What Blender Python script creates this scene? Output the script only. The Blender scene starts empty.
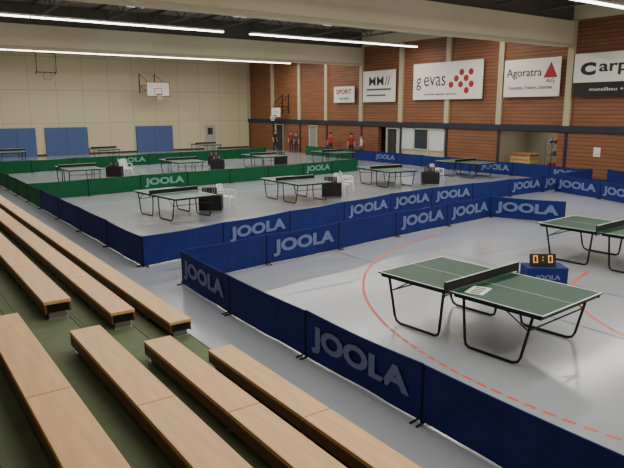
import bpy, math, random
from mathutils import Vector, Matrix
random.seed(4)
SC=bpy.context.scene
def lin(c):
    return tuple(((v/255)/12.92 if v/255<=.04045 else ((v/255+.055)/1.055)**2.4) for v in c)+(1,)
MC={}
def mat(name,c,rough=.6,metal=0,var=0,scale=3,emit=0,spec=.5,stretch=(1,1,1),bump=0):
    if name in MC: return MC[name]
    m=bpy.data.materials.new(name);m.use_nodes=True;nt=m.node_tree
    b=nt.nodes["Principled BSDF"];col=lin(c)
    b.inputs["Base Color"].default_value=col;b.inputs["Roughness"].default_value=rough
    b.inputs["Metallic"].default_value=metal;b.inputs["Specular IOR Level"].default_value=spec
    if var or bump:
        tc=nt.nodes.new("ShaderNodeTexCoord");mp=nt.nodes.new("ShaderNodeMapping");mp.inputs["Scale"].default_value=stretch
        n=nt.nodes.new("ShaderNodeTexNoise");n.inputs["Scale"].default_value=scale;n.inputs["Detail"].default_value=5
        nt.links.new(tc.outputs["Object"],mp.inputs[0]);nt.links.new(mp.outputs[0],n.inputs[0])
        if var:
            r=nt.nodes.new("ShaderNodeValToRGB");r.color_ramp.elements[0].position=.3;r.color_ramp.elements[1].position=.7
            r.color_ramp.elements[0].color=tuple(v*(1-var) for v in col[:3])+(1,)
            r.color_ramp.elements[1].color=tuple(min(1,v*(1+var)) for v in col[:3])+(1,)
            nt.links.new(n.outputs["Fac"],r.inputs[0]);nt.links.new(r.outputs[0],b.inputs["Base Color"])
        if bump:
            bp=nt.nodes.new("ShaderNodeBump");bp.inputs["Strength"].default_value=bump
            nt.links.new(n.outputs["Fac"],bp.inputs["Height"]);nt.links.new(bp.outputs[0],b.inputs["Normal"])
    if emit:
        b.inputs["Emission Color"].default_value=col;b.inputs["Emission Strength"].default_value=emit
    MC[name]=m;return m
class MB:
    def __init__(s): s.v=[];s.f=[];s.m=[];s.mats=[]
    def mi(s,m):
        if m not in s.mats:s.mats.append(m)
        return s.mats.index(m)
    def box(s,x0,x1,y0,y1,z0,z1,m,M=None):
        n=len(s.v);P=[Vector((x,y,z)) for z in (z0,z1) for y in (y0,y1) for x in (x0,x1)]
        if M:P=[M@p for p in P]
        s.v+=P
        for q in ((0,2,3,1),(4,5,7,6),(0,1,5,4),(2,6,7,3),(0,4,6,2),(1,3,7,5)):
            s.f.append([n+i for i in q]);s.m.append(s.mi(m))
    def poly(s,pts,m):
        n=len(s.v);s.v+=[Vector(p) for p in pts];s.f.append(list(range(n,n+len(pts))));s.m.append(s.mi(m))
    def tube(s,pts,r,m,seg=8,closed=False):
        pts=[Vector(p) for p in pts];N=len(pts);k=s.mi(m);n=len(s.v)
        for i,p in enumerate(pts):
            a=pts[(i-1)%N] if (closed or i>0) else p;b=pts[(i+1)%N] if (closed or i<N-1) else p
            t=(b-a).normalized();up=Vector((0,0,1)) if abs(t.z)<.95 else Vector((1,0,0))
            u=t.cross(up).normalized();w=t.cross(u)
            rr=r[i] if isinstance(r,(list,tuple)) else r
            for j in range(seg):
                an=2*math.pi*j/seg;s.v.append(p+(u*math.cos(an)+w*math.sin(an))*rr)
        for i in range(N if closed else N-1):
            for j in range(seg):
                A=n+i*seg;B=n+((i+1)%N)*seg
                s.f.append([A+j,A+(j+1)%seg,B+(j+1)%seg,B+j]);s.m.append(k)
        if not closed:
            s.f.append([n+j for j in range(seg)]);s.m.append(k)
            s.f.append([n+(N-1)*seg+j for j in range(seg)][::-1]);s.m.append(k)
    def sphere(s,c,r,m,sc=(1,1,1),nu=12,nv=8):
        n=len(s.v);k=s.mi(m)
        for i in range(nv+1):
            th=math.pi*i/nv
            for j in range(nu):
                ph=2*math.pi*j/nu
                s.v.append(Vector((c[0]+r*sc[0]*math.sin(th)*math.cos(ph),c[1]+r*sc[1]*math.sin(th)*math.sin(ph),c[2]+r*sc[2]*math.cos(th))))
        for i in range(nv):
            for j in range(nu):
                s.f.append([n+i*nu+j,n+(i+1)*nu+j,n+(i+1)*nu+(j+1)%nu,n+i*nu+(j+1)%nu]);s.m.append(k)
    def obj(s,name,loc=(0,0,0),rz=0,parent=None,scale=1,bevel=0,smooth=False):
        me=bpy.data.meshes.new(name);me.from_pydata([tuple(v) for v in s.v],[],s.f)
        for m in s.mats:me.materials.append(m)
        for p,k in zip(me.polygons,s.m):p.material_index=k;p.use_smooth=smooth
        me.update();o=bpy.data.objects.new(name,me);SC.collection.objects.link(o)
        o.location=loc;o.rotation_euler=(0,0,rz);o.scale=(scale,)*3
        if parent:o.parent=parent
        if bevel:
            b=o.modifiers.new("Bevel","BEVEL");b.width=bevel;b.segments=2;b.limit_method='ANGLE'
        return o
def inst(o,name,loc,rz=0,scale=None):
    q=o.copy();q.name=name;SC.collection.objects.link(q);q.location=loc;q.rotation_euler=(0,0,rz)
    for ch in o.children:
        c=ch.copy();SC.collection.objects.link(c);c.parent=q
    return q
def text(body,loc,xdir,w,h,m,name,parent=None,bold=.02,depth=.002):
    """flat lettering; xdir = world reading direction, stands upright, centred on loc"""
    c=bpy.data.curves.new(name,"FONT");c.body=body;c.align_x='CENTER';c.align_y='CENTER';c.size=1;c.offset=bold;c.extrude=.001
    c.resolution_u=3
    o=bpy.data.objects.new(name,c);SC.collection.objects.link(o);c.materials.append(m)
    bpy.context.view_layer.update();d=o.dimensions
    sx=w/max(d.x,.01);sy=h/max(d.y,.01)
    X=Vector(xdir).normalized();Z=Vector((0,0,1));N=X.cross(Z)
    M=Matrix((( X.x,Z.x,N.x,0),(X.y,Z.y,N.y,0),(X.z,Z.z,N.z,0),(0,0,0,1)))
    bb=[Vector(b) for b in o.bound_box];cy=(min(b.y for b in bb)+max(b.y for b in bb))/2;cx=(min(b.x for b in bb)+max(b.x for b in bb))/2
    L=Vector(loc)-X*cx*sx-Z*cy*sy
    MM=Matrix.Translation(L)@M@Matrix.Diagonal((sx,sy,1,1))
    if parent:
        bpy.context.view_layer.update();o.parent=parent;o.matrix_parent_inverse=parent.matrix_world.inverted()
    o.matrix_world=MM
    return o

# ------------------------------------------------------------------ camera
f,pt,rl,yw,ch=613.028,0.201,-0.002,0.616,3.528
F=Vector((math.sin(yw)*math.cos(pt),math.cos(yw)*math.cos(pt),-math.sin(pt)))
R=Vector((math.cos(yw),-math.sin(yw),0));U=R.cross(F)
R,U=R*math.cos(rl)+U*math.sin(rl),U*math.cos(rl)-R*math.sin(rl)
cd=bpy.data.cameras.new("camera");cd.sensor_width=36;cd.lens=36*f/624
co=bpy.data.objects.new("camera",cd);SC.collection.objects.link(co)
co.matrix_world=Matrix(((R.x,U.x,-F.x,0),(R.y,U.y,-F.y,0),(R.z,U.z,-F.z,ch),(0,0,0,1)))
SC.camera=co

# ------------------------------------------------------------------ materials
M_floor=mat("sports_floor_grey",(154,158,166),.17,var=.05,scale=.35,spec=.6)
M_beige=mat("beige_paint",(206,196,166),.8,var=.03,scale=.6)
M_beam=mat("beam_beige",(210,201,174),.8,var=.02,scale=.5)
M_ceil=mat("ceiling_boards",(128,122,106),.9,var=.1,scale=1)
M_truss=mat("truss_grey",(82,80,72),.6)
M_steel=mat("galvanised_steel",(150,150,150),.4,.8)
M_dark=mat("dark_metal",(16,18,18),.45,.3)
M_post=mat("barrier_post",(20,24,40),.8,0,spec=.2)
M_blackp=mat("black_plastic",(14,14,16),.5)
M_blue=mat("barrier_fabric_blue",(26,40,108),.75,var=.14,scale=2.5,bump=.2,spec=.25)
M_bluet=mat("barrier_print_pale",(106,122,168),.8)
M_green=mat("barrier_fabric_green",(14,88,56),.75,var=.12,scale=2.5,spec=.25)
M_greent=mat("barrier_print_green",(110,165,140),.8)
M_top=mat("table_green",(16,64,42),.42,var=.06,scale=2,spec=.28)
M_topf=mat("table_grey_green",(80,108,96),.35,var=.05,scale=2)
M_white=mat("white_paint",(225,225,222),.6)
M_net=mat("net_dark",(22,30,30),.9)
M_wood=mat("bench_birch",(220,172,114),.4,var=.12,scale=1.6,stretch=(9,1,9))
M_woodd=mat("bench_apron_brown",(112,68,42),.5,var=.15,scale=2,stretch=(8,1,8))
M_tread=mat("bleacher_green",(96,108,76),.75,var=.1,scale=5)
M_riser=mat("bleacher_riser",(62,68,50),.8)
M_pil=mat("pillar_beige",(186,174,146),.8)
M_band=mat("steel_band_blue",(44,48,62),.5,.2)
M_mat=mat("wall_mat_blue",(70,92,140),.7,var=.05)
M_signw=mat("sign_white",(232,229,218),.6)
M_red=mat("sign_red",(160,24,34),.6)
M_txt=mat("sign_dark_text",(40,40,44),.6)
M_linered=mat("court_line_red",(214,78,54),.5)
M_lineblk=mat("court_line_dark",(70,80,88),.5)
M_lineblu=mat("court_line_blue",(116,132,154),.5)
M_lamp=mat("lamp_tube",(255,248,235),.5,emit=9)
def wood_wall():
    m=bpy.data.materials.new("wood_slats");m.use_nodes=True;nt=m.node_tree;b=nt.nodes["Principled BSDF"]
    tc=nt.nodes.new("ShaderNodeTexCoord");sp=nt.nodes.new("ShaderNodeSeparateXYZ");nt.links.new(tc.outputs["Object"],sp.inputs[0])
    a=nt.nodes.new("ShaderNodeMath");a.operation='MULTIPLY';a.inputs[1].default_value=1/.19;nt.links.new(sp.outputs["Z"],a.inputs[0])
    fr=nt.nodes.new("ShaderNodeMath");fr.operation='FRACT';nt.links.new(a.outputs[0],fr.inputs[0])
    gp=nt.nodes.new("ShaderNodeMath");gp.operation='LESS_THAN';gp.inputs[1].default_value=.15;nt.links.new(fr.outputs[0],gp.inputs[0])
    mp=nt.nodes.new("ShaderNodeMapping");mp.inputs["Scale"].default_value=(1,.5,4);nt.links.new(tc.outputs["Object"],mp.inputs[0])
    n=nt.nodes.new("ShaderNodeTexNoise");n.inputs["Scale"].default_value=1.2;n.inputs["Detail"].default_value=4;nt.links.new(mp.outputs[0],n.inputs[0])
    cr=nt.nodes.new("ShaderNodeValToRGB");cr.color_ramp.elements[0].position=.3;cr.color_ramp.elements[1].position=.75
    cr.color_ramp.elements[0].color=lin((124,80,54));cr.color_ramp.elements[1].color=lin((148,98,66));nt.links.new(n.outputs["Fac"],cr.inputs[0])
    mx=nt.nodes.new("ShaderNodeMix");mx.data_type='RGBA';mx.inputs[7].default_value=lin((84,52,36))
    nt.links.new(gp.outputs[0],mx.inputs[0]);nt.links.new(cr.outputs[0],mx.inputs[6]);nt.links.new(mx.outputs[2],b.inputs["Base Color"])
    b.inputs["Roughness"].default_value=.6;return m
M_slats=wood_wall()
def wall_panels():
    m=bpy.data.materials.new("beige_wall_panels");m.use_nodes=True;nt=m.node_tree;b=nt.nodes["Principled BSDF"]
    tc=nt.nodes.new("ShaderNodeTexCoord");mp=nt.nodes.new("ShaderNodeMapping");mp.inputs["Rotation"].default_value=(math.radians(90),0,0)
    br=nt.nodes.new("ShaderNodeTexBrick");br.offset=0;br.inputs["Scale"].default_value=1
    br.inputs["Brick Width"].default_value=2.0;br.inputs["Row Height"].default_value=2.5;br.inputs["Mortar Size"].default_value=.025
    br.inputs["Color1"].default_value=lin((204,194,162));br.inputs["Color2"].default_value=lin((200,190,158));br.inputs["Mortar"].default_value=lin((176,166,136))
    nt.links.new(tc.outputs["Object"],mp.inputs[0]);nt.links.new(mp.outputs[0],br.inputs["Vector"]);nt.links.new(br.outputs["Color"],b.inputs["Base Color"])
    b.inputs["Roughness"].default_value=.8;return m
M_wp=wall_panels()

# ------------------------------------------------------------------ room shell
XW,YW,ZC=29.0,51.2,8.8
X0,Y0=-4.0,-4.5
b=MB();b.box(X0-.3,XW+4,Y0-.3,YW+.3,-.2,0,M_floor);b.obj("floor")
b=MB();b.box(X0-.3,XW+4,Y0-.3,YW+.3,ZC,ZC+.2,M_ceil);b.obj("ceiling")
b=MB();b.box(X0-.3,XW+.3,YW,YW+.3,0,ZC,M_wp);b.obj("wall_north")
b=MB();b.box(X0-.3,X0,Y0,YW,0,ZC,M_beige);b.obj("wall_west")
b=MB();b.box(X0-.3,XW+.3,Y0-.3,Y0,0,ZC,M_beige);b.obj("wall_south")
b=MB()
b.box(XW,XW+.3,Y0,YW,2.6,7.8,M_slats)
b.box(XW,XW+.3,Y0,YW,7.8,ZC,M_beam)
for a,c in ((Y0,18.9),(22.7,26.7),(32.9,40.2),(41.4,45.2),(46.6,YW)):
    b.box(XW,XW+.3,a,c,0,2.6,M_slats)
for a,c in ((18.9,22.7),(26.7,32.9),(40.2,41.4),(45.2,46.6)):
    b.box(XW,XW+.3,a,c,2.3,2.6,M_slats)
b.obj("wall_east")
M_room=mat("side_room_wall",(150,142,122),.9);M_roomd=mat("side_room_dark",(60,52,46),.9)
b=MB()
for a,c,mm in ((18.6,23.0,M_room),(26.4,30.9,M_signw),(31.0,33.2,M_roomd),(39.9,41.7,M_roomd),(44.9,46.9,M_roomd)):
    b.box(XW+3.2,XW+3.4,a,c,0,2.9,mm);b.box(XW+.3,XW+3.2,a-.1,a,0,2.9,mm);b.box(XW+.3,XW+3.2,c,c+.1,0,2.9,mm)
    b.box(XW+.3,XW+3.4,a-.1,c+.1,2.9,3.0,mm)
b.obj("wall_side_rooms")
for (y,e) in ((20.8,28),(28.7,45)):
    b=MB();b.box(XW+1.4,XW+1.6,y-.6,y+.6,2.84,2.898,M_lamp);b.obj("ceiling_light")
    ld=bpy.data.lights.new("room_light","AREA");ld.shape='RECTANGLE';ld.size=.3;ld.size_y=1.2;ld.energy=e;ld.color=(1,.95,.87)
    lo=bpy.data.objects.new("room_light",ld);SC.collection.objects.link(lo);lo.location=(XW+1.5,y,2.82)
b=MB()
b.box(XW-.12,XW-.003,Y0,YW-.01,2.36,2.66,M_band)
b.obj("trim_1")
b=MB()
for y in (51.0,46.8,42.6,38.9,34.7,30.6,26.5,22.6,18.4,14.3,10.2,6.1,2,-2.1):
    b.box(XW-.16,XW-.003,y-.17,y+.17,2.66,7.8,M_pil)
    b.box(XW-.06,XW-.003,y-.06,y+.06,0,2.36,M_band)
b.obj("trim_2")
b=MB();b.box(XW-.03,XW-.003,Y0,18.8,0,.12,M_band);b.obj("baseboard_east")
b=MB();b.box(5,XW-.05,YW-.03,YW-.003,0,.12,M_roomd);b.obj("baseboard_north")

b=MB();M_frame=mat("window_frame_grey",(196,196,192),.5);M_glass=mat("window_pane",(214,218,214),.15)
M_gd=mat("window_pane_dark",(60,66,70),.15)
b.box(XW+.05,XW+.15,26.7,30.8,0,.9,M_pil)
for y in (26.72,28.1,29.4,30.74):b.box(XW,XW+.14,y-.05,y+.05,.0,2.3,M_frame)
b.box(XW,XW+.14,26.7,30.8,.9,.98,M_frame);b.box(XW,XW+.14,26.7,30.8,2.22,2.3,M_frame)
b.box(XW+.06,XW+.08,28.15,29.4,.98,2.22,M_gd);b.box(XW+.06,XW+.08,29.4,30.7,.98,2.22,M_glass);b.box(XW+.06,XW+.08,26.8,28.1,.98,2.22,M_glass)
b.obj("window_1")
def door(name,y0,y1,z1,m):
    b=MB();b.box(XW+.1,XW+.16,y0,y1,0,z1,m);b.box(XW-.02,XW+.2,y0-.06,y0,0,z1+.06,M_frame);b.box(XW-.02,XW+.2,y1,y1+.06,0,z1+.06,M_frame)
    b.box(XW-.02,XW+.2,y0,y1,z1,z1+.06,M_frame);b.box(XW+.05,XW+.1,y0+.1,y0+.14,.95,1.15,M_steel);b.obj(name)
door("door_1",31.0,32.0,2.2,M_roomd)
door("door_2",40.3,41.3,2.2,mat("door_grey",(140,138,128),.6))
door("door_3",45.3,46.5,2.2,M_roomd)
b=MB();b.box(24.4,25.5,YW-.05,YW-.003,0,2.15,mat("door_stone",(170,165,150),.6));
b.box(24.32,24.4,YW-.07,YW-.003,0,2.22,M_frame);b.box(25.5,25.58,YW-.07,YW-.003,0,2.22,M_frame);b.box(24.4,25.5,YW-.07,YW-.003,2.15,2.22,M_frame)
b.box(24.7,25.2,YW-.06,YW-.051,1.3,1.9,M_gd)
b.obj("door_4")

for y in (18.4,34.7):
    b=MB();b.box(X0+.01,XW-.01,y-.05,y+.55,6.55,7.75,M_beam)
    b.box(X0+.01,XW-.01,y-.09,y-.05,6.55,6.68,M_pil)
    b.box(X0+.01,XW-.01,y+.1,y+.4,7.75,ZC-.003,M_truss)
    b.obj("divider_curtain_beam",bevel=.01)
b=MB()
x=-2.0
while x<29:
    for (ya,yb) in ((-4.4,18.3),(19.0,34.6),(35.3,51.1)):
        b.tube([(x,ya,8.7),(x,yb,8.7)],.06,M_truss,6);b.tube([(x,ya,8.0),(x,yb,8.0)],.05,M_truss,6)
        n=int((yb-ya)/1.0);st=(yb-ya)/n
        for i in range(n):
            y=ya+i*st
            b.tube([(x,y,8.0 if i%2 else 8.7),(x,y+st,8.7 if i%2 else 8.0)],.03,M_truss,5)
    x+=3.1
b.obj("roof_truss")
M_sky=mat("skylight_pane",(214,222,220),.4,emit=1.3)
b=MB()
x=-.9
while x<27:
    for (ya,yb) in ((-2,16),(20.5,33),(37,49.5)):
        b.box(x,x+.9,ya,yb,ZC-.03,ZC-.004,M_sky)
        b.box(x-.06,x,ya-.06,yb+.06,ZC-.06,ZC-.004,M_pil);b.box(x+.9,x+.96,ya-.06,yb+.06,ZC-.06,ZC-.004,M_pil)
    x+=6.2
b.obj("window_2")
M_fix=mat("lamp_housing",(190,188,180),.5)
for (y,z,g) in ((-1.5,7.3,0),(5.5,7.3,0),(12.8,7.15,0),(22.5,7.6,0),(28.8,7.3,1),(38.5,7.6,0),(43.2,7.15,0)):
    b=MB();x=1.5;k=0
    while x<28.0:
        if not(g and 14.2<x<15.9):
            b.box(x,x+1.45,y-.13,y+.13,z+.05,z+.13,M_fix);b.box(x+.01,x+1.44,y-.09,y+.09,z,z+.05,M_lamp)
            if k%2==0:b.tube([(x+.1,y,z+.1),(x+.1,y,ZC-.08)],.01,M_dark,5)
        x+=1.5;k+=1
    b.obj("fluorescent_light_row")
    ld=bpy.data.lights.new("tube_light","AREA");ld.shape='RECTANGLE';ld.size=25;ld.size_y=.3;ld.energy=790;ld.color=(1,.955,.87)
    lo=bpy.data.objects.new("tube_light",ld);SC.collection.objects.link(lo);lo.location=(15,y,z-.03)

# ------------------------------------------------------------------ bleachers
XB,DX,DZ,BW=3.585,.846,.316,.34
NR=8
b=MB()
for i in range(NR+1):
    xr=XB-DX*i-.02; z=.19+DZ*i; xl=max(xr-DX,X0+.01)
    if xr<X0+.2:break
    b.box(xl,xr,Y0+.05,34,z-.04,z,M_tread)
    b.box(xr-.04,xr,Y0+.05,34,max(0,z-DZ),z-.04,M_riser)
    b.box(xr-.01,xr+.004,Y0+.05,34,z-.05,z+.004,M_riser)
    for yy in (Y0+.1,7.6,33.9):b.box(xl,xr-.05,yy,yy+.05,0,z-.045,M_riser)
    b.box(xl+.26,xl+.27,Y0+.05,34,z,z+.002,M_riser)
b.obj("bleacher_stand")
segs=[]
y=6.94
while y>-3: segs.append((y-2.19,y));y-=2.2
y=8.21
while y<31: segs.append((y,y+2.19));y+=2.2
def bench_mesh(L):
    b=MB()
    b.box(-BW,0,0,L,-.045,0,M_wood)
    b.box(-BW+.005,-BW+.03,.0,L,-.17,-.045,M_woodd);b.box(-.03,-.005,.0,L,-.17,-.045,M_woodd)
    b.box(-BW+.03,-.03,.01,.03,-.16,-.045,M_dark);b.box(-BW+.03,-.03,L-.03,L-.01,-.16,-.045,M_dark)
    for yy in (.04,L/2,L-.12):
        b.box(-BW+.06,-.06,yy,yy+.08,-.25,-.17,M_steel)
        b.box(-BW+.04,-.04,yy-.02,yy+.1,-.259,-.25,M_steel)
    return b
first=None
for i in range(NR):
    for (a,c) in segs:
        X=XB-DX*i;Z=.45+DZ*i
        if X-BW<X0+.1:continue
        if abs(X)<.6 and a<.8 and c>-1.4: continue
        if first is None: first=bench_mesh(2.19).obj("bleacher_bench",(X,a,Z),bevel=.006)
        else: inst(first,"bleacher_bench",(X,a,Z))

# ------------------------------------------------------------------ barriers
def barrier(p,q,green=False,txt=False,flip=False):
    p=Vector((p[0],p[1],0));q=Vector((q[0],q[1],0));d=q-p;L=d.length;an=math.atan2(d.y,d.x)
    mf=M_green if green else M_blue
    b=MB();N=12;sag=random.uniform(.008,.03);hh=.71+random.uniform(-.012,.012);ph=random.uniform(0,6)
    for i in range(N):
        x0=.0+L*i/N;x1=L*(i+1)/N
        def off(x):return (.014*math.sin(x/L*math.pi*2+ph)+.006*math.sin(x*7+ph))*math.sin(math.pi*x/L)
        o0,o1=off(x0),off(x1)
        def top(x):return hh-sag*math.sin(math.pi*x/L)
        t0,t1=top(x0),top(x1)
        b.poly([(x0,o0-.008,.02),(x1,o1-.008,.02),(x1,-.008,t1),(x0,-.008,t0)],mf)
        b.poly([(x0,o0+.008,.02),(x0,.008,t0),(x1,.008,t1),(x1,o1+.008,.02)],mf)
        b.poly([(x0,-.008,t0),(x1,-.008,t1),(x1,.008,t1),(x0,.008,t0)],mf)
        b.poly([(x0,o0-.008,.02),(x0,o0+.008,.02),(x1,o1+.008,.02),(x1,o1-.008,.02)],mf)
        b.tube([(x0,0,t0-.003),(x1,0,t1-.003)],.010,mf,6)
    for x in (.012,L-.012):
        b.tube([(x,0,.0),(x,0,hh)],.014,M_post,6)
    for x in (.05,L-.05):
        b.tube([(x,-.14,.014),(x,0,.03),(x,.14,.014)],.012,M_post,6)
    o=b.obj("court_barrier",tuple(p),an)
    if txt:
        n=Vector((d.y,-d.x,0)).normalized()
        c=(p+q)/2+n*.034+Vector((0,0,.36))
        text("JOOLA",c,d,L*.84,.40,M_greent if green else M_bluet,"lettering",parent=o,bold=.045)
def row(pts,green=False,texts=(),L=2.33):
    k=0
    for a,c in zip(pts[:-1],pts[1:]):
        d=Vector((c[0]-a[0],c[1]-a[1]));n=max(1,round(d.length/L))
        for i in range(n):
            u=(a[0]+d.x*i/n,a[1]+d.y*i/n);v=(a[0]+d.x*(i+1)/n,a[1]+d.y*(i+1)/n)
            barrier(u,v,green,k in texts);k+=1
row([(4.86,11.48),(4.76,9.21),(4.76,6.88),(4.76,4.55),(4.76,2.22),(4.76,-.1)],texts=(0,2,4))
row([(4.86,11.48),(7.1,11.85),(9.4,12.1),(11.7,12.45),(14.05,12.7),(16.4,12.95)],texts=(1,3,4))
row([(16.4,12.95),(17.3,10.8)],texts=(0,))
row([(4.7,13.3),(7.0,13.8),(9.35,14.3),(11.7,14.8),(14.1,15.3),(16.4,15.6),(18.7,15.65),(21.0,15.7),(23.3,15.75),(25.6,15.9),(27.6,16.0)],texts=(1,3,4,5,7,8))
row([(23.9,15.5),(23.3,13.1),(22.4,10.9),(22.2,8.6)],texts=(0,1))
row([(28.2,15.6),(27.4,13.4),(26.6,11.2)],texts=())
row([(4.7,23.6),(4.7,13.3)],texts=())
row([(4.7,39.0),(4.7,23.6)],green=True)
row([(4.75,25.8),(18.5,26.9),(22.8,27.6)],green=True,texts=(2,6))
row([(4.75,37.4),(12.0,38.4),(24.0,39.8)],green=True,texts=(3,))
row([(27.7,34.0),(27.7,16.1)],texts=(1,5,7))
row([(27.6,39.8),(27.7,34.1)],green=True)

# ------------------------------------------------------------------ tables
def table_mb(mt):
    b=MB();W=.7625;Lh=1.37
    for s in (-1,1):
        y0,y1=(.01,Lh) if s>0 else (-Lh,-.01)
        b.box(-W,W,y0,y1,.738,.76,mt)
        b.box(-W+.03,-W+.055,y0+.03*(s<0)+.02,y1-.04,.69,.738,M_dark);b.box(W-.055,W-.03,y0+.02,y1-.04,.69,.738,M_dark)
        for yy in (.05*s,s*(Lh-.05)):b.box(-W+.03,W-.03,yy-.012,yy+.012,.69,.738,M_dark)
        z=.7605
        b.box(-W,-W+.02,y0,y1,.759,z+.0005,M_white);b.box(W-.02,W,y0,y1,.759,z+.0005,M_white)
        ye=s*Lh;b.box(-W+.02,W-.02,min(ye,ye-s*.02),max(ye,ye-s*.02),.759,z+.0005,M_white)
        b.box(-.003,.003,y0,y1,.759,z+.0003,M_white)
        for sx in (-1,1):
            x=sx*(W-.07)
            b.tube([(x,s*.17,.7),(x,s*.22,.12),(x,s*.24,.05),(x,s*.29,.022),(x,s*.96,.022),(x,s*1.03,.05),(x,s*1.07,.12),(x,s*1.2,.7)],.02,M_dark,8)
        b.tube([(-W+.07,s*1.15,.5),(W-.07,s*1.15,.5)],.012,M_dark,6)
        for sx in (-1,1):b.tube([(sx*(W-.07),s*.8,.7),(sx*(W-.07),s*1.14,.5)],.009,M_dark,6)
    b.box(-W-.12,W+.12,-.004,.004,.775,.912,M_net)
    b.box(-W-.12,W+.12,-.006,.006,.905,.915,M_white)
    for sx in (-1,1):
        b.tube([(sx*(W+.13),0,.70),(sx*(W+.13),0,.915)],.012,M_dark,8)
        b.box(min(sx*(W-.05),sx*(W+.15)),max(sx*(W-.05),sx*(W+.15)),-.03,.03,.725,.737,M_dark)
    return b
t=table_mb(M_top).obj("table_tennis_table",(7.66,6.1,0),.08,scale=1.10)
inst(t,"table_tennis_table",(13.75,7.25,0),.06)
b=MB();b.box(-.21,.21,-.14,.14,0,.002,M_white)
for i in range(4):b.box(-.17+i*.09,-.12+i*.09,-.08,.08,.002,.003,M_top)
b.obj("paper_label",(7.2,5.82,.8375),.35)
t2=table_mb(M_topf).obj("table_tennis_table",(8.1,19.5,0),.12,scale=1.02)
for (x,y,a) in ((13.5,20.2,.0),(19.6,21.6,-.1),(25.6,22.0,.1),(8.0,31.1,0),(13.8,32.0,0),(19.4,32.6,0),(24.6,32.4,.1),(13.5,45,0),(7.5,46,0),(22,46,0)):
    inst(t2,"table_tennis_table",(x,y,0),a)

# ------------------------------------------------------------------ umpire tables + scoreboards + chairs
M_dig=mat("score_digits",(255,180,60),.5,emit=.7);M_dign=mat("score_digits_dull",(150,140,110),.6)
def umpire(loc,rz,front=False):
    m=M_blue if front else M_blackp
    b=MB();w,d,h=.40,.24,.42 if front else .60
    b.box(-w,w,-d,d,h-.025,h,m)
    for s in (-1,1):
        b.box(s*w-.008*(s>0)-.0,s*w+.008*(s<0)+.0,-d+.01,d-.01,.06,h-.025,m)
    b.box(-w+.01,w-.01,-d,-d+.01,.06,h-.025,m);b.box(-w+.01,w-.01,d-.01,d,.06,h-.025,m)
    for sx in (-1,1):
        for sy in (-1,1):b.tube([(sx*(w-.03),sy*(d-.03),0),(sx*(w-.03),sy*(d-.03),h-.03)],.012,M_dark,6)
    o=b.obj("umpire_table",loc,rz)
    M=Matrix.Translation(loc)@Matrix.Rotation(rz,4,'Z')
    if front:
        text("JOOLA",M@Vector((0,-d-.006,.22)),M.to_3x3()@Vector((1,0,0)),.5,.13,M_bluet,"lettering",parent=o,bold=.04)
    b=MB();Rt=Matrix.Rotation(math.radians(-14),4,'X')
    b.box(-.26,.26,-.02,.02,.02,.24,M_blackp,Rt);b.box(-.24,.24,-.09,.06,0,.02,M_blackp)
    dg=M_dig if front else M_dign
    for dx in (-.15,.15):
        x0=dx-.045
        for q in ((x0,x0+.09,.19,.207),(x0,x0+.09,.06,.077),(x0,x0+.018,.07,.2),(x0+.072,x0+.09,.07,.2)):
            b.box(q[0],q[1],-.024,-.02,q[2],q[3],dg,Rt)
    for zz in (.10,.16):b.box(-.01,.01,-.024,-.02,zz,zz+.02,dg,Rt)
    b.obj("scoreboard",(loc[0]-.05,loc[1]-.0,h+.001),rz)
umpire((10.78,7.1,0),-.62,True)
for (x,y) in ((9.45,19.5),(15.0,19.8),(21.3,20.4),(10.2,32.4),(16.5,33),(21.3,33.5),(17.8,36.0)):
    umpire((x,y,0),-.6)
M_pl=mat("white_plastic",(226,228,226),.4)
def chair():
    b=MB()
    b.box(-.22,.22,-.22,.2,.42,.445,M_pl)
    for sx in (-1,1):
        b.tube([(sx*.26,-.26,0),(sx*.23,-.22,.43),(sx*.25,-.22,.63)],[.018,.026,.02],M_pl,8)
        b.tube([(sx*.25,.27,0),(sx*.22,.2,.43),(sx*.21,.3,.84)],[.018,.026,.018],M_pl,8)
        b.tube([(sx*.25,-.23,.64),(sx*.27,0,.655),(sx*.22,.25,.65)],.022,M_pl,8)
    b.tube([(-.21,.3,.83),(-.1,.325,.86),(.1,.325,.86),(.21,.3,.83)],.022,M_pl,8)
    for i in range(5):
        x=-.14+i*.07;b.box(x-.024,x+.024,.0,.014,0,.40,M_pl,Matrix.Translation((0,.205,.44))@Matrix.Rotation(math.radians(-14),4,'X'))
    b.box(-.22,.22,-.225,-.2,.37,.44,M_pl)
    return b
c0=chair().obj("plastic_chair",(10.2,19.75,0),.6)
for (x,y,a) in ((15.9,20.25,.4),(22.4,21.0,.3),(16.7,20.9,1.0),(11.0,33,.2)):inst(c0,"plastic_chair",(x,y,0),a)

# ------------------------------------------------------------------ court lines (thin floor tape)
b=MB()
def seg(p,q,m,w=.05,z=.003):
    z=z*.4
    p=Vector(p);q=Vector(q);d=(q-p).normalized();n=Vector((-d.y,d.x))*w/2
    b.poly([(p.x-n.x,p.y-n.y,z),(q.x-n.x,q.y-n.y,z),(q.x+n.x,q.y+n.y,z),(p.x+n.x,p.y+n.y,z)],m)
def arc(cx,cy,r,a0,a1,m,dash=False,z=.004,w=.05):
    n=90
    for i in range(n):
        if dash and i%3==2:continue
        t0=math.radians(a0+(a1-a0)*i/n);t1=math.radians(a0+(a1-a0)*(i+1)/n)
        seg((cx+r*math.cos(t0),cy+r*math.sin(t0)),(cx+r*math.cos(t1),cy+r*math.sin(t1)),m,w,z)
arc(13.5,4.5,7.4,95,158,M_linered);arc(13.5,4.5,7.4,158,215,M_linered,True)
arc(13.2,3.0,4.2,100,250,M_linered,z=.005)
seg((5,12.7),(28.5,15.2),M_lineblk,z=.002)
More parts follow.
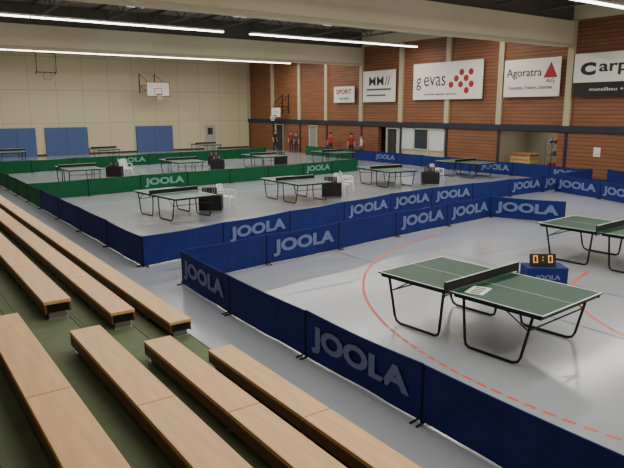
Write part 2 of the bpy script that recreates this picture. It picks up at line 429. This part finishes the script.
seg((9.2,-3),(9.2,50),M_lineblk);seg((16.8,-3),(16.8,50),M_lineblk)
seg((5.5,9.6),(28,9.6),M_lineblu,z=.002);seg((5,18),(28,18),M_lineblk,z=.002);seg((5.4,-3),(5.4,11),M_lineblu)
seg((5,29),(28,29),M_lineblk,z=.002);seg((5,23.5),(28,23.5),M_lineblu,z=.002)
seg((11.3,1),(11.3,11),M_lineblk)
b.obj("court_line_markings")

# ------------------------------------------------------------------ wall mats, hoops
for (x0,x1) in ((4.6,7.3),(7.5,10.2),(10.9,14.1),(18.1,21.3)):
    b=MB();b.box(x0,x1,YW-.2,YW-.003,.0,2.15,M_mat)
    b.box((x0+x1)/2-.012,(x0+x1)/2+.012,YW-.208,YW-.2,.05,2.15,M_band)
    b.obj("crash_mat",bevel=.03)
def hoop(name,loc,rz,s=1,wall=1.6):
    b=MB()
    b.box(-.9*s,.9*s,-.02,.02,0,1.05*s,M_signw)
    for q in ((-.9,.9,0,.05),(-.9,.9,1.0,1.05),(-.9,-.85,0,1.05),(.85,.9,0,1.05),(-.3,.3,.15,.19),(-.3,.3,.56,.6),(-.3,-.26,.15,.6),(.26,.3,.15,.6)):
        b.box(q[0]*s,q[1]*s,-.026,-.02,q[2]*s,q[3]*s,M_red)
    b.tube([(.225*math.cos(a),-.32+.225*math.sin(a),.15) for a in [i*math.pi/8 for i in range(16)]],.014,M_red,6,closed=True)
    b.box(-.06,.06,-.12,-.02,.11,.17,M_red)
    for i in range(12):
        a=i*math.pi/6;a2=a+.4
        b.tube([(.225*math.cos(a),-.32+.225*math.sin(a),.15),(.13*math.cos(a2),-.32+.13*math.sin(a2),-.28)],.006,M_white,4)
        a2=a-.4;b.tube([(.225*math.cos(a),-.32+.225*math.sin(a),.15),(.13*math.cos(a2),-.32+.13*math.sin(a2),-.28)],.006,M_white,4)
    for sx in (-.6*s,.6*s):
        b.tube([(sx,.02,.2),(sx,wall-.03,.9)],.025,M_dark,6);b.tube([(sx,.02,.9),(sx,wall-.03,.9)],.025,M_dark,6)
        b.box(sx-.03,sx+.03,wall-.05,wall,.3,1.9,M_dark);b.tube([(sx,.02,1.0),(sx,wall-.03,1.85)],.02,M_dark,6)
    b.obj(name,loc,rz)
hoop("basketball_hoop",(19.3,YW-2.4,4.55),0,1.1,2.398)
hoop("basketball_hoop",(XW-1.0,44.8,2.85),-math.pi/2,.8,.998)
b=MB()
for x in (10.6,12.0):b.tube([(x,YW-.02,7.9),(x,YW-.7,7.7),(x,YW-.5,6.3),(x,YW-.02,6.2)],.03,M_dark,6)
b.tube([(10.6,YW-.7,7.7),(12,YW-.7,7.7)],.03,M_dark,6);b.tube([(10.6,YW-.5,6.3),(12,YW-.5,6.3)],.03,M_dark,6)
b.tube([(11.3+.3*math.cos(a),YW-.8,6.0+.3*math.sin(a)) for a in [i*math.pi/8 for i in range(16)]],.02,M_red,6,closed=True)
b.tube([(11.3,YW-.8,6.3),(11.3,YW-.5,6.3)],.02,M_dark,6)
b.obj("folding_hoop_frame")

# ------------------------------------------------------------------ sponsor banners on east wall
def banner(y0,y1,z0,z1,m=M_signw):
    b=MB();b.box(XW-.26,XW-.20,y0,y1,z0,z1,m)
    for yy in (y0+.15,y1-.2):b.box(XW-.2,XW-.004,yy,yy+.05,z1-.3,z1-.2,M_steel);b.box(XW-.2,XW-.004,yy,yy+.05,z0+.2,z0+.3,M_steel)
    return b.obj("sponsor_banner")
XT=XW-.266;D=(0,-1,0)
o=banner(13.4,18.1,4.1,6.15);b=MB();b.box(XW-.262,XW-.26,13.4,18.1,4.1,4.78,M_blackp);q=b.obj("black_stripe");q.parent=o
text("C",(XT,17.35,5.42),D,.8,.62,M_blackp,"lettering",o,.06);text("arport",(XT,15.35,5.4),D,2.9,.62,M_txt,"lettering",o,.02);text("metallbau + systeme",(XT,15.7,4.42),D,3.0,.2,M_signw,"lettering",o,.0)
o=banner(18.85,22.25,4.15,6.1)
text("Agoratra",(XT,21.0,5.35),D,2.2,.55,M_txt,"lettering",o,.01);text("Consulting, Training, Zeitarbeit",(XT,20.6,4.6),D,2.7,.22,M_txt,"lettering",o)
b=MB();b.poly([(XT-.002,19.8,5.1),(XT-.002,18.98,5.1),(XT-.002,19.39,5.9)],M_red);q=b.obj("logo");q.parent=o
text("AG",(XT-.005,19.39,4.95),D,.5,.2,M_txt,"lettering",o,.01)
o=banner(23.75,29.3,4.1,6.3)
text("g",(XT,28.8,5.05),D,.42,.75,M_txt,"lettering",o,.0);text("evas",(XT,27.45,5.2),D,1.8,.58,M_txt,"lettering",o,.0)
b=MB()
for (y,z) in ((26.1,4.95),(25.7,5.3),(25.3,5.65),(25.35,4.95),(24.95,5.3),(24.6,5.65),(24.55,4.95),(24.9,4.6)):
    n=16;b.poly([(XT-.002,y+.19*math.cos(-i*2*math.pi/n),z+.19*math.sin(-i*2*math.pi/n)) for i in range(n)],M_red)
q=b.obj("logo_dots");q.parent=o
text("energie wasser service",(XT,27.0,4.4),D,2.6,.16,M_txt,"lettering",o)
o=banner(31.0,34.3,4.0,6.1)
text("MM",(XT,32.9,5.4),D,1.5,.6,M_txt,"lettering",o,.01);text("//",(XT,31.75,5.4),D,.5,.6,M_txt,"lettering",o,.01)
b=MB();b.box(XT-.002,XT,31.4,33.9,4.78,4.9,M_lineblk);b.box(XT-.002,XT,31.9,33.9,4.4,4.5,M_lineblk)
q=b.obj("logo_marks");q.parent=o
o=banner(35.3,37.7,4.0,5.15)
text("SPORT",(XT,36.5,4.78),D,1.8,.36,M_red,"lettering",o,.03);text("verein",(XT,36.5,4.3),D,1.2,.2,M_txt,"lettering",o)
b=MB();b.box(XW-.02,XW-.004,16.5,16.85,1.2,1.65,M_signw);b.box(XW-.021,XW-.02,16.55,16.8,1.3,1.32,M_txt);b.obj("notice_sheet")

# equipment room
M_box=mat("vault_wood",(196,160,104),.6,var=.1);M_lea=mat("leather_tan",(150,104,66),.6)
b=MB()
for i in range(4):
    z=.05+i*.22;k=.04*i
    b.box(-.45+k*.3,.45-k*.3,-.75+k,.75-k,z,z+.2,M_box)
b.box(-.42,.42,-.66,.66,.93,1.06,M_lea)
for sx in (-.4,.4):
    for sy in (-.6,.6):b.box(sx-.04,sx+.04,sy-.04,sy+.04,0,.95,M_box)
b.obj("vaulting_box",(30.1,21.6,0),bevel=.02)
b=MB()
for sx in (0,.6):
    for sy in (0,1.4):b.tube([(sx,sy,0),(sx,sy,1.9)],.025,M_steel,6)
for z in (.3,.95,1.6):
    b.box(-.02,.62,-.02,1.42,z,z+.03,M_steel)
    for j in range(5):b.sphere((.3,.15+j*.28,z+.155),.12,random.choice((M_red,MC["vault_wood"],M_mat,M_green)))
b.obj("ball_rack",(30.4,19.1,0))

# ------------------------------------------------------------------ people
def person_mat(name,shirt,pants,hair,skin=(196,150,122)):
    m=bpy.data.materials.new(name);m.use_nodes=True;nt=m.node_tree;bs=nt.nodes["Principled BSDF"];bs.inputs["Roughness"].default_value=.75
    tc=nt.nodes.new("ShaderNodeTexCoord");sp=nt.nodes.new("ShaderNodeSeparateXYZ");nt.links.new(tc.outputs["Object"],sp.inputs[0])
    def ramp(stops):
        dv=nt.nodes.new("ShaderNodeMath");dv.operation='DIVIDE';dv.inputs[1].default_value=2;nt.links.new(sp.outputs["Z"],dv.inputs[0])
        r=nt.nodes.new("ShaderNodeValToRGB");r.color_ramp.interpolation='CONSTANT'
        e=r.color_ramp.elements;e[0].position=0;e[0].color=lin(stops[0][1]);e[1].position=stops[1][0]/2;e[1].color=lin(stops[1][1])
        for z,c in stops[2:]:
            q=e.new(z/2);q.color=lin(c)
        nt.links.new(dv.outputs[0],r.inputs[0]);return r
    body=ramp([(0,(40,40,44)),(.1,pants),(.98,shirt),(1.49,skin)])
    arm=ramp([(0,(40,40,44)),(.1,pants),(.80,skin),(1.2,shirt),(1.49,skin)])
    ab=nt.nodes.new("ShaderNodeMath");ab.operation='ABSOLUTE';nt.links.new(sp.outputs["X"],ab.inputs[0])
    gt=nt.nodes.new("ShaderNodeMath");gt.operation='GREATER_THAN';gt.inputs[1].default_value=.195;nt.links.new(ab.outputs[0],gt.inputs[0])
    mx=nt.nodes.new("ShaderNodeMix");mx.data_type='RGBA';nt.links.new(gt.outputs[0],mx.inputs[0]);nt.links.new(body.outputs[0],mx.inputs[6]);nt.links.new(arm.outputs[0],mx.inputs[7])
    nt.links.new(mx.outputs[2],bs.inputs["Base Color"]);return m
def person(loc,rz,shirt,pants,hair,stride=0,k=1.0,arm=0):
    V=[];E=[];Rr=[]
    def v(p,r,par=None):
        V.append(p);Rr.append(r);i=len(V)-1
        if par is not None:E.append((par,i))
        return i
    pel=v((0,0,.96),.125);sp_=v((0,0,1.13),.115,pel);chs=v((0,0,1.32),.14,sp_);nb=v((0,.01,1.46),.075,chs);nk=v((0,0,1.53),.052,nb)
    h1=v((0,-.015,1.60),.078,nk);h2=v((0,0,1.69),.085,h1)
    for s in (-1,1):
        sh=v((s*.18,0,1.40),.058,chs)
        if arm and s>0:
            el=v((s*.25,-.08,1.15),.042,sh);wr=v((s*.16,-.30,1.12),.028,el);pa=v((s*.14,-.37,1.13),.032,wr);dn=Vector((-.1,-.95,.1));sd=Vector((0,0,1))
        else:
            el=v((s*.235,.03,1.13),.042,sh);wr=v((s*.25,-.04,.89),.028,el);pa=v((s*.25,-.055,.83),.032,wr);dn=Vector((0,-.15,-1));sd=Vector((0,1,0))
        P=Vector(V[pa])
        for j,Lf in enumerate((.075,.085,.08,.062)):
            o=P+sd*(.027-.018*j)*-1+dn*.03
            a=v(tuple(o),.009,pa);a=v(tuple(o+dn*Lf*.5),.0085,a);v(tuple(o+dn*Lf+Vector((-s*.012,0,0))),.007,a)
        a=v(tuple(P-sd*.035+dn*.0),.010,pa);v(tuple(P-sd*.05+dn*.045),.008,a)
        st=stride*s
        hp=v((s*.095,0,.88),.088,pel);kn=v((s*.10,-.03+st*.6,.49),.06,hp);an=v((s*.11,.02+st,.09),.042,kn);v((s*.13,-.13+st,.04),.036,an)
    me=bpy.data.meshes.new("person");me.from_pydata(V,E,[]);me.update()
    o=bpy.data.objects.new("person",me);SC.collection.objects.link(o)
    mo=o.modifiers.new("Skin","SKIN")
    for i,r in enumerate(Rr):
        sv=me.skin_vertices[0].data[i];sv.radius=(r,r*(.8 if i<4 else 1));sv.use_root=(i==0)
    ss=o.modifiers.new("Subsurf","SUBSURF");ss.levels=1;ss.render_levels=1
    mo.use_smooth_shade=True
    me.materials.append(person_mat("clothing",shirt,pants,hair))
    o.location=loc;o.rotation_euler=(0,0,rz);o.scale=(k,)*3
    sk=mat("skin",(196,150,122),.6);hm=mat("hair_%d_%d_%d"%hair,hair,.8);ey=mat("eye",(30,26,24),.3);lp=mat("lips",(150,80,74),.5)
    b=MB();b.sphere((0,.018,1.70),.098,hm,(1,1.05,.95));b.obj("hair",parent=o,smooth=True)
    b=MB();b.sphere((0,-.105,1.635),.016,sk,(.8,1.2,1.6))
    for s in (-1,1):
        b.sphere((s*.033,-.085,1.665),.011,ey);b.sphere((s*.088,0,1.65),.022,sk,(.5,.8,1.3))
    b.sphere((0,-.088,1.59),.018,lp,(1.3,.5,.35));b.obj("face",parent=o,smooth=True)
    return o
person((28.0,45.0,0),.3,(52,44,48),(40,44,60),(60,40,26))
person((28.1,42.6,0),-.6,(130,44,40),(34,34,40),(50,36,26),.1,1.0,1)
person((27.9,41.6,0),-1.2,(60,60,66),(36,38,48),(40,30,24),0,.97)
person((28.2,37.4,0),-1.0,(178,40,44),(40,44,60),(46,32,24),.12,1.02,1)
person((28.2,34.9,0),-.8,(160,36,40),(36,36,42),(30,24,22),.05,1.03)
person((28.3,33.9,0),-2.0,(210,206,200),(50,54,70),(90,66,40),.08,.98)

w=bpy.data.worlds.new("world");SC.world=w;w.use_nodes=True;w.node_tree.nodes["Background"].inputs[0].default_value=(.5,.55,.6,1)
